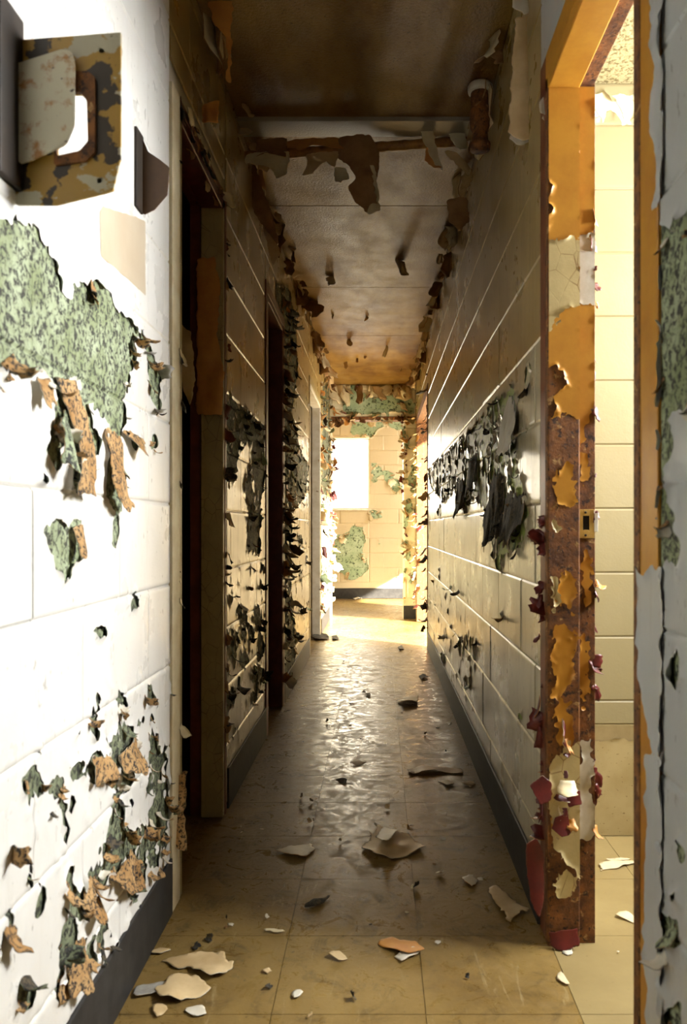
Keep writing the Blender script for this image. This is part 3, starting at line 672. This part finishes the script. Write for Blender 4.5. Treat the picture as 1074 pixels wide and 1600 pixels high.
wall_flakes(wall_end, PE, (-.7, .35, .3, 2.45), fldE, 40, .08, [('flake_cream', 'tan_back'), ('green_bright', 'flake_tan')])
ghost = mask_field([PLW.poly([(154,330),(160,322),(226,345),(226,462),(180,420),(156,400)])], 93, .002, 30)
film('beige_patch', PLW, (1.3, 2.0, 1.2, 2.0), lambda u, v: np.maximum(-ghost(u, v), fldL(u, v)), simple('beige_patch_colour', (.50, .42, .30), .45, 0, (.46, .37, .25), 8), .0022, .006, 0, wall_left)  # beige patch laid over the wall paint, darker than it
# large dark peels hanging from the green patch of the right wall, and brown ones on the near left wall
for pts, fr, bk in (([(776,740),(790,745),(792,790),(782,840),(768,862),(764,810)], 'black_back', 'tan_back'), ([(798,770),(824,775),(826,805),(815,845),(795,850),(785,830)], 'black_back', 'tan_back'), ([(801,615),(814,650),(812,705),(800,712),(786,708),(793,660)], 'flake_white', 'black_back'),
                    ([(735,720),(748,712),(746,760),(738,780)], 'black_back', 'black_back'), ([(715,755),(726,750),(730,790),(720,812)], 'black_back', 'brown_back')):
    peel(wall_right, pts, 0, fr, bk, plane=PRW, bow=.014, curl=.02, jag=.012, res=.008, seed=R.randrange(99), base=.004)
for pts, fr, bk in (([(84,588),(112,600),(128,660),(140,720),(128,772),(98,774),(106,700),(96,650)], 'tan_back', 'grey_back'), ([(160,668),(188,690),(186,730),(178,770),(190,790),(176,800),(162,780)], 'tan_back', 'tan_back'), ([(72,720),(80,660),(94,640),(96,690),(86,735)], 'green', 'tan_back'),
                    ([(46,590),(78,596),(66,625),(52,640)], 'tan_back', 'flake_white'), ([(188,672),(222,690),(208,712),(196,692)], 'tan_back', 'flake_white'), ([(108,826),(124,822),(118,862),(110,875)], 'tan_back', 'flake_white'), ([(182,1180),(206,1150),(212,1190),(200,1212),(184,1205)], 'tan_back', 'flake_white'), ([(136,1185),(160,1175),(172,1215),(140,1225)], 'tan_back', 'flake_white'),
                    ([(170,1370),(200,1330),(212,1350),(206,1390),(185,1395)], 'tan_back', 'tan_back'), ([(120,1410),(148,1400),(150,1428),(136,1446)], 'tan_back', 'flake_white'), ([(98,1480),(126,1462),(120,1500),(122,1545),(96,1560)], 'tan_back', 'tan_back')):
    peel(wall_left, pts, 0, fr, bk, plane=PLW, bow=.012, curl=.02, jag=.006, res=.006, seed=R.randrange(99), base=.004)
px_peel(door_2, 2.06, [([(266,1215),(292,1205),(290,1260),(298,1325),(280,1318),(268,1290)], 'tan_back', 'flake_cream')], bow=.01, curl=.03)
px_peel(wall_left, 2.055, [([(262,1310),(282,1300),(280,1340),(274,1420),(268,1430),(268,1350)], 'flake_cream', 'flake_cream')], bow=.01, curl=.01)
# frames of the left doors: maroon and orange coats, curls
px_peel(door_2, LD[0][1]-.034, [([(308,405),(336,402),(345,450),(340,520),(352,585),(348,650),(308,650)], 'flake_orange', 'maroon'), ([(275,500),(300,520),(306,600),(300,640),(285,600),(272,560)], 'flake_tan', 'green'), ([(285,220),(300,215),(332,300),(310,320),(288,290)], 'flake_red', 'maroon')], bow=.012, curl=.01)
DRK = [('maroon', 'black_back'), ('black_back', 'black_back'), ('flake_tan', 'black_back'), ('brown_back', 'black_back')]
edge_flakes(door_2, (XL+.004, LD[0][1]+.02, .2), (XL+.004, LD[0][1]+.02, 2.0), (1, -.5, 0), 40, .03, DRK, ('flat', 'hang', 'curl'), .5, .02)
edge_flakes(door_2, (XL+.004, LD[0][0], .3), (XL+.004, LD[0][0], 2.0), (1, .2, 0), 14, .022, [('flake_cream', 'black_back')], ('flat', 'hang'), .4, .01)
edge_flakes(door_2, (XL+.004, LD[0][0], HEADL+.02), (XL+.004, LD[0][1], HEADL+.02), (1, -.3, 0), 26, .045, DRK+[('flake_cream', 'black_back')], ('flat', 'hang'), .4, .03)
edge_flakes(door_3, (XL+.004, LD[1][1]+.03, .15), (XL+.004, LD[1][1]+.03, 2.2), (1, -.6, 0), 75, .055, DRK+[('flake_white', 'black_back'), ('flake_orange', 'brown_back')], ('hang', 'curl', 'curl'), .6, .05)
edge_flakes(door_4, (XL+.004, LD[2][1]+.03, .15), (XL+.004, LD[2][1]+.03, 2.3), (1, -.6, 0), 60, .06, [('flake_cream', 'tan_back'), ('flake_green', 'black_back'), ('flake_orange', 'flake_tan'), ('flake_red', 'brown_back')], ('hang', 'curl'), .7, .06)
edge_flakes(door_5, (XR-.004, FD0+.01, .15), (XR-.004, FD0+.01, 2.3), (-1, -.3, 0), 40, .05, DRK, ('hang', 'curl'), .6, .04)
edge_flakes(door_5, (XR-.004, FD1-.03, .15), (XR-.004, FD1-.03, 2.3), (-1, -.6, 0), 60, .055, [('flake_orange', 'flake_tan'), ('flake_red', 'brown_back'), ('flake_cream', 'tan_back'), ('rust', 'rust')], ('hang', 'curl'), .7, .05)
for x in (XL+.03, .265):
    edge_flakes(wall_partition, (x, 8.445, .2), (x, 8.445, 2.3), (0, -1, 0), 60, .06, [('flake_orange', 'flake_tan'), ('flake_red', 'brown_back'), ('flake_cream', 'tan_back'), ('flake_green', 'black_back'), ('flake_cream', 'flake_cream')], ('hang', 'curl'), .7, .05)
edge_flakes(wall_partition, (XL, 8.44, 2.12), (XR, 8.44, 2.12), (0, -1, 0), 30, .07, [('flake_orange', 'flake_tan'), ('rust', 'rust'), ('flake_cream', 'tan_back')], ('hang', 'curl'), .6, .02)
MB().box(XL+.02, XR, 8.435, 8.6, 2.10, 2.135).build('lintel_plate', M['rust'], wall_partition, .003)
# ================================================================== CEILING PEELS, PIPE
BRN = [('flake_tan', 'brown_back'), ('brown_back', 'flake_tan'), ('flake_cream', 'brown_back')]
edge_flakes(ceiling, (XL+.03, 2.2, ZC-.01), (XL+.03, 8.4, ZC-.01), (1, -.4, 0), 60, .085, BRN, ('hang', 'flat', 'flat'), .6, .05)
edge_flakes(ceiling, (XR-.03, 2.0, ZC-.01), (XR-.03, 8.4, ZC-.01), (-1, -.4, 0), 60, .08, BRN, ('hang', 'flat', 'flat'), .6, .05)
edge_flakes(ceiling, (XL, 8.42, ZC-.005), (XR, 8.42, ZC-.005), (0, -1, 0), 26, .13, BRN+[('flake_cream', 'flake_tan')], ('hang', 'flat'), .4, .02)
for px, py, sz in ((515, 432, .07), (520, 492, .11), (545, 530, .10), (575, 495, .10), (626, 407, .08), (558, 560, .09), (572, 556, .07), (605, 540, .07), (628, 575, .09), (640, 572, .10), (650, 560, .12), (540, 566, .09), (508, 545, .12), (480, 470, .12), (470, 450, .14)):
    d = (CY-py)/F; y = (ZC-CH)/d
    edge_flakes(ceiling, (XL+.0+((px-CX)/F*y-XL), y, ZC), ((px-CX)/F*y, y, ZC), (0, -1, 0), 1, sz*.8, BRN, ('hang', 'flat'), .5, .0)
pipe = empty('ceiling_pipe', (XL, 3.09, 2.395))
tag(pipe, 'orange painted rusty pipe crossing the corridor just under the ceiling', 'pipe')
A, B = Vector((XL+.004, 3.09, 2.395)), Vector((XR-.05, 3.09, 2.455))
Mx = Matrix.Translation(A) @ (B-A).to_track_quat('Z', 'Y').to_matrix().to_4x4()
def local(o, root): o.parent = root; o.matrix_parent_inverse = Matrix.Translation(-root.location); return o
rp = []; L = (B-A).length
for k in range(40): rp.append((.019+.0022*math.sin(k*2.3)*math.sin(k*.7), L*k/39))
rp = [(r, z) for r, z in rp]
local(MB().lathe(rp, 16, Mx).build('tube', simple('rusted_orange_pipe', (.40, .20, .04), .5, 0, (.16, .07, .02), 24, .6), None, 0, True), pipe)
local(MB().lathe([(.034, 0), (.036, .02), (.028, .03), (.026, .06), (.034, .075), (.036, .13), (.03, .15), (.034, .17), (.030, .20)], 14, Matrix.Translation((XR-.047, 2.72, 2.245))).build('elbow', M['rust'], None, 0, True), pipe)
local(MB().lathe([(.040, 0), (.043, .008), (.043, .022), (.036, .03)], 14, Matrix.Translation((XR-.047, 2.72, 2.438))).build('collar', M['flake_white'], None, 0, True), pipe)
pk = []
for pts, fr, bk in (([(530,215),(580,212),(592,240),(593,270),(588,286),(580,262),(590,330),(575,345),(552,320),(545,300),(556,285),(545,260),(528,250)], 'brown_back', 'flake_cream'), ([(572,262),(586,258),(595,335),(578,348),(566,325)], 'flake_cream', 'brown_back'),
                    ([(524,262),(540,265),(546,282),(534,298),(524,290)], 'flake_cream', 'brown_back'), ([(478,242),(530,238),(524,268),(510,255),(490,280),(474,285),(480,262)], 'flake_tan', 'brown_back'),
                    ([(384,242),(452,238),(450,280),(436,292),(424,270),(400,262),(384,256)], 'flake_cream', 'brown_back'), ([(402,218),(450,218),(450,258),(420,250),(402,256)], 'brown_back', 'flake_tan'),
                    ([(358,190),(376,200),(398,212),(392,226),(370,226),(360,214)], 'flake_cream', 'brown_back'), ([(440,222),(540,216),(538,240),(490,236),(470,246),(450,236)], 'flake_orange', 'brown_back'),
                    ([(638,180),(668,168),(676,175),(672,190),(690,276),(678,270),(664,235),(652,196)], 'flake_cream', 'flake_tan'), ([(648,160),(676,138),(740,140),(738,170),(720,205),(706,190),(700,172),(672,175),(640,178)], 'brown_back', 'flake_tan'),
                    ([(666,230),(680,240),(690,272),(676,276),(664,255)], 'flake_orange', 'flake_tan'), ([(700,205),(726,208),(730,240),(718,250),(706,232)], 'flake_cream', 'brown_back'), ([(690,235),(712,240),(735,268),(730,285),(710,262)], 'flake_tan', 'brown_back'), ([(700,312),(732,308),(732,352),(716,372),(700,350)], 'brown_back', 'flake_tan')):
    o = peel(None, pts, 3.03+R.uniform(-.03, .03), fr, bk, bow=.03, curl=.05, jag=.004, seed=R.randrange(99)); local(o, pipe)
px_peel(ceiling, 2.3, [([(325,-20),(366,-20),(362,60),(363,138),(358,140),(356,62),(336,44),(326,10)], 'flake_orange', 'brown_back'), ([(318,165),(342,158),(346,205),(322,208)], 'flake_orange', 'brown_back')], bow=.02, curl=.03)
px_peel(ceiling, 3.3, [([(378,250),(400,262),(430,350),(440,395),(425,372),(400,340),(384,300)], 'brown_back', 'flake_tan'), ([(408,330),(424,340),(440,400),(428,420),(415,370)], 'flake_tan', 'brown_back')], bow=.02, curl=.02)
px_peel(ceiling_2, 2.44, [([(922,148),(940,146),(946,175),(940,198),(934,180),(924,170)], 'flake_cream', 'flake_cream'), ([(955,150),(978,148),(982,200),(972,192),(966,165)], 'flake_cream', 'flake_cream'), ([(980,150),(1002,150),(1000,170),(988,162)], 'flake_cream', 'flake_cream')], bow=.01, curl=.02, res=.005)
# torn base of the room beyond the door
bf = keep(PB, [[(915,1160),(960,1152),(992,1158),(1002,1170),(1000,1200),(1018,1210),(1014,1230),(1000,1250),(1012,1262),(1060,1275),(1060,1306),(915,1308)]], 81, .004, 40)
film('plaster_patch', PB, (XR+WT, 1.0, .002, .345), bf, M['fleck'], .007, .006, .003, wall_room)
# ================================================================== THINGS
def recenter(o):
    me = o.data; c = sum((v.co for v in me.vertices), Vector())/len(me.vertices); c.z = min(v.co.z for v in me.vertices)
    me.transform(Matrix.Translation(-c)); o.location = c; return o
def solid(name, pl, poly, m, d, th, hole=None, res=.004, parent=None, hw=None):
    pts = pl.poly(poly); hp = pl.poly(hole) if hole else None
    f = (lambda u, v: np.maximum(-poly_sd(u, v, pts), poly_sd(u, v, hp))) if hp else (lambda u, v: -poly_sd(u, v, pts))
    us = [p[0] for p in pts]; vv = [p[1] for p in pts]
    P, Fc = clip_grid(np.arange(min(us)-.006, max(us)+.008, res), np.arange(min(vv)-.006, max(vv)+.008, res), f)
    n = len(P); v = [pl.p(a, b, d+th) for a, b in P]+[pl.p(a, b, d) for a, b in P]; fs = []; ec = set()
    for q in Fc:
        fs.append(q); fs.append([n+k for k in q][::-1])
        for a, b in zip(q, q[1:]+q[:1]): ec.add((a, b))
    for a, b in ec:
        if (b, a) not in ec: fs.append([b, a, n+a, n+b])
    return newobj(name, mesh(name, v, fs, m), parent)
br = empty('latch_bracket', (XL, 1.14, 1.43))
tag(br, 'large rusted ochre and black latch plate jutting from the near left wall', 'latch bracket')
PB1 = facing(1.146)
local(solid('plate', PB1, [(22,66),(190,53),(190,250),(178,300),(90,322),(26,322)], M['plate'], 0, .004, [(92,150),(130,150),(139,162),(141,225),(128,240),(92,248)]), br)
local(solid('keeper', PB1, [(30,112),(105,88),(119,92),(124,112),(123,205),(110,234),(60,258),(40,264),(30,250)], M['hasp'], .014, .004), br)
local(solid('keeper_rim', PB1, [(88,118),(140,116),(152,126),(152,242),(138,256),(88,262)], M['rust'], .004, .005, [(92,148),(130,150),(139,162),(141,225),(128,240),(92,248)]), br)
local(MB().box(XL-.001, XL+.012, 1.075, 1.147, 1.44, 1.685).build('mounting_flange', M['dark_metal'], None, .003), br)
for q in ((160, 82), (157, 284)):
    p = PT(q[0], q[1], 1.146); local(MB().lathe([(.007, 0), (.007, .002), (.004, .004)], 12, Matrix.Translation(p) @ Matrix.Rotation(H, 4, 'X')).build('screw', M['flake_white'], None, 0, True), br)
fb = empty('fin_bracket', (XL, 1.745, 1.64))
tag(fb, 'small dark brown metal fin with cut corners on the left wall beside the doorway', 'bracket')
local(solid('fin', facing(1.745), [(222,214),(232,238),(250,250),(265,262),(262,305),(242,328),(226,336),(218,326)], M['fin'], 0, .003, res=.003), fb)
local(MB().box(XL-.001, XL+.006, 1.70, 1.75, 1.645, 1.815).build('mounting_flange', M['dark_metal'], None, .002), fb)
# fallen paint on the floor
def sheet(pts, fr, bk, label, name='paint_scrap', cat='paint scrap', h=.012, cu=.01, turn=.0, res=.008, group=None):
    o = peel(None, pts, 0, fr, bk, name=name, plane=FLOOR, bow=h*.16, curl=cu*.25, turn=turn, jag=.006, res=res, seed=R.randrange(99), base=.0015)
    recenter(o); o.location.z = max(o.location.z, .0015); return tag(o, label, cat, group)
sheet([(430,1331),(450,1326),(486,1320),(491,1330),(478,1342),(455,1340)], 'flake_white', 'flake_orange', 'curved white paint scrap with an orange edge left of the folded sheet', h=.03)
sheet([(564,1328),(580,1310),(590,1295),(640,1308),(665,1328),(640,1338),(612,1346),(582,1338)], 'flake_tan', 'flake_white', 'largest folded tan and white paint sheet in mid floor', h=.02, cu=.02)
big = bpy.data.objects[[o.name for o in COL.objects if o.name.startswith('paint_scrap')][-1]]
fl = peel(None, [(588,1318),(600,1300),(622,1306),(612,1322),(600,1336)], 0, 'flake_white', 'flake_tan', name='flap', plane=FLOOR, bow=.012, curl=.01, jag=.003, base=.014)
fl.parent = big; fl.matrix_parent_inverse = Matrix.Translation(-big.location)
sheet([(584,1473),(610,1468),(650,1474),(662,1490),(640,1496),(612,1488),(600,1484)], 'flake_orange', 'rust', 'rust orange curl of paint on the near floor beneath a white scrap', h=.02)
sheet([(615,1498),(640,1482),(656,1484),(658,1492),(632,1504)], 'flake_white', 'flake_tan', 'bright white scrap resting on the rust orange curl', h=.012, cu=.03)
sheet([(722,1374),(740,1370),(748,1380),(738,1386),(724,1382)], 'flake_white', 'flake_orange', 'small white and orange curl on the floor near the right baseboard', h=.02)
sheet([(762,1396),(775,1388),(800,1408),(826,1424),(795,1442),(782,1425)], 'flake_tan', 'brown_back', 'flat dull tan triangular sheet beside the foot of the door frame', h=.003, cu=.0)
sheet([(478,1418),(490,1408),(505,1405),(518,1400),(508,1412),(490,1420)], 'black_back', 'black_back', 'blackened crumpled flake on the brown floor', h=.02, name='dark_flake')
sheet([(410,1455),(418,1452),(446,1454),(446,1460),(430,1461)], 'flake_cream', 'flake_tan', 'thin pale strip of paint on the left of the near floor', h=.008)
sheet([(512,1496),(530,1492),(548,1502),(530,1504)], 'flake_tan', 'brown_back', 'flat tan chip between the black flake and the rust orange curl', h=.004)
sheet([(455,1550),(470,1548),(484,1550),(470,1556),(462,1562)], 'flake_white', 'flake_white', 'small white torn scrap on the front floor tiles', h=.012)
sheet([(252,1500),(300,1494),(346,1490),(366,1512),(352,1526),(326,1534),(298,1516),(275,1515)], 'flake_tan', 'flake_white', 'broad ragged tan sheet of paint by the left baseboard', h=.004, cu=.0)
sheet([(246,1550),(268,1532),(300,1528),(330,1546),(318,1560),(280,1568),(250,1566)], 'flake_tan', 'flake_white', 'second tan sheet just below the broad ragged one', h=.006, cu=.0)
sheet([(208,1545),(240,1538),(262,1535),(258,1556),(212,1560)], 'grey_back', 'flake_white', 'grey paint sheet lying against the near left baseboard', h=.014)
sheet([(292,1578),(318,1572),(326,1586),(304,1596)], 'flake_white', 'grey_back', 'pale grey chip at the lower edge of the tan sheets', h=.01)
sheet([(236,1572),(262,1570),(258,1584),(244,1592)], 'flake_tan', 'flake_tan', 'curled tan chip in front of the grey paint sheet', h=.02)
sheet([(228,1490),(250,1482),(268,1484),(250,1494)], 'flake_tan', 'flake_white', 'narrow tan chip behind the broad ragged sheet', h=.006)
sheet([(867,1524),(874,1520),(886,1530),(886,1540),(874,1535)], 'flake_cream', 'flake_tan', 'bent cream chip in front of the rusty door frame', h=.02)
sheet([(876,1482),(896,1480),(892,1494),(880,1492)], 'flake_white', 'flake_white', 'white chip at the foot of the rusty door frame', h=.015)
sheet([(618,1096),(640,1090),(654,1088),(652,1102),(632,1104)], 'flake_white', 'flake_tan', 'white curled scrap lying far down the corridor floor', h=.05, cu=.06)
sheet([(654,1058),(662,1054),(670,1060),(660,1064)], 'black_back', 'brown_back', 'dark crumpled flake close to the right baseboard', name='dark_flake', h=.05)
sheet([(622,1012),(628,1009),(632,1014),(626,1018)], 'black_back', 'brown_back', 'dark ring of curled paint at the edge of the sunlit floor', name='dark_flake', h=.06)
sheet([(572,1086),(576,1083),(579,1088),(574,1091)], 'black_back', 'black_back', 'tiny black lump in the middle of the corridor floor', name='dark_flake', h=.03)
sheet([(636,1204),(660,1199),(725,1203),(722,1210),(680,1208),(640,1212)], 'flake_tan', 'brown_back', 'long thin tan strip of paint across the right side of the corridor floor', h=.008)
sheet([(686,1222),(700,1220),(712,1227),(700,1230)], 'flake_cream', 'brown_back', 'pale chip just in front of the long thin strip', h=.015)
sheet([(722,1226),(735,1222),(746,1226),(736,1232)], 'flake_tan', 'brown_back', 'tan curl between the long thin strip and the right baseboard', h=.02)
sheet([(524,1222),(534,1218),(546,1220),(540,1226)], 'black_back', 'black_back', 'black flake in the middle of the brown floor', name='dark_flake', h=.015)
sheet([(545,1192),(560,1190),(572,1194),(558,1198)], 'flake_cream', 'flake_tan', 'thin pale chip below the bright reflection on the floor', h=.008)
sheet([(486,997),(500,990),(512,994),(514,1000),(498,1002)], 'black_back', 'brown_back', 'heap of dark curled paint by the far left doorway', name='dark_flake', h=.08)
sheet([(518,996),(526,993),(530,1000),(520,1001)], 'black_back', 'grey_back', 'dark scrap beside the heap at the far left doorway', name='dark_flake', h=.06)
sheet([(550,934),(562,931),(566,936),(554,938)], 'flake_white', 'flake_white', 'white lump on the floor beneath the end wall', h=.05)
sheet([(936,1352),(985,1346),(1004,1350),(970,1356),(940,1362)], 'flake_cream', 'flake_cream', 'long curved cream strip on the side room floor', h=.01)
sheet([(944,1344),(980,1341),(986,1344),(950,1348)], 'flake_cream', 'flake_tan', 'thinner cream strip behind the long curved one in the side room', h=.01)
sheet([(960,1432),(980,1428),(1006,1444),(1000,1448)], 'flake_cream', 'flake_tan', 'pointed cream chip at the side room threshold', h=.008)
sheet([(956,1490),(966,1486),(972,1492),(962,1496)], 'flake_white', 'flake_cream', 'small white chip in the doorway of the side room', h=.01)
# tiny scraps nobody can tell apart
for k in range(70):
    y = R.choice((R.uniform(1.5, 2.6), R.uniform(1.5, 4.5), R.uniform(2.5, 6.5))); x = R.uniform(XL+.06, XR-.05)
    a = R.uniform(0, 6.28); X = Vector((math.cos(a), math.sin(a), 0)); Z = Vector((0, 0, 1))
    fr, bk = R.choice((('flake_white', 'flake_tan'), ('flake_tan', 'brown_back'), ('black_back', 'black_back'), ('flake_cream', 'flake_tan'), ('brown_back', 'black_back')))
    o = flake(None, Vector((x, y, .004)), X, Z.cross(X), Z, R.uniform(.006, .016)*(1+.12*y), fr, bk, R.choice(('hang', 'flat', 'curl')), R.uniform(.6, 1.2), 'paint_chip')
    cw = {'flake_white': 'white', 'flake_tan': 'tan', 'black_back': 'black', 'flake_cream': 'cream', 'brown_back': 'brown'}[fr]
    zone = 'on the floor tiles nearest the viewer' if y < 2.1 else ('on the dark middle stretch of corridor floor' if y < 4 else 'on the far stretch of corridor floor')
    tag(o, 'tiny '+cw+' crumb of fallen paint '+zone, 'paint chip', 'tiny '+cw+' paint crumbs '+zone)
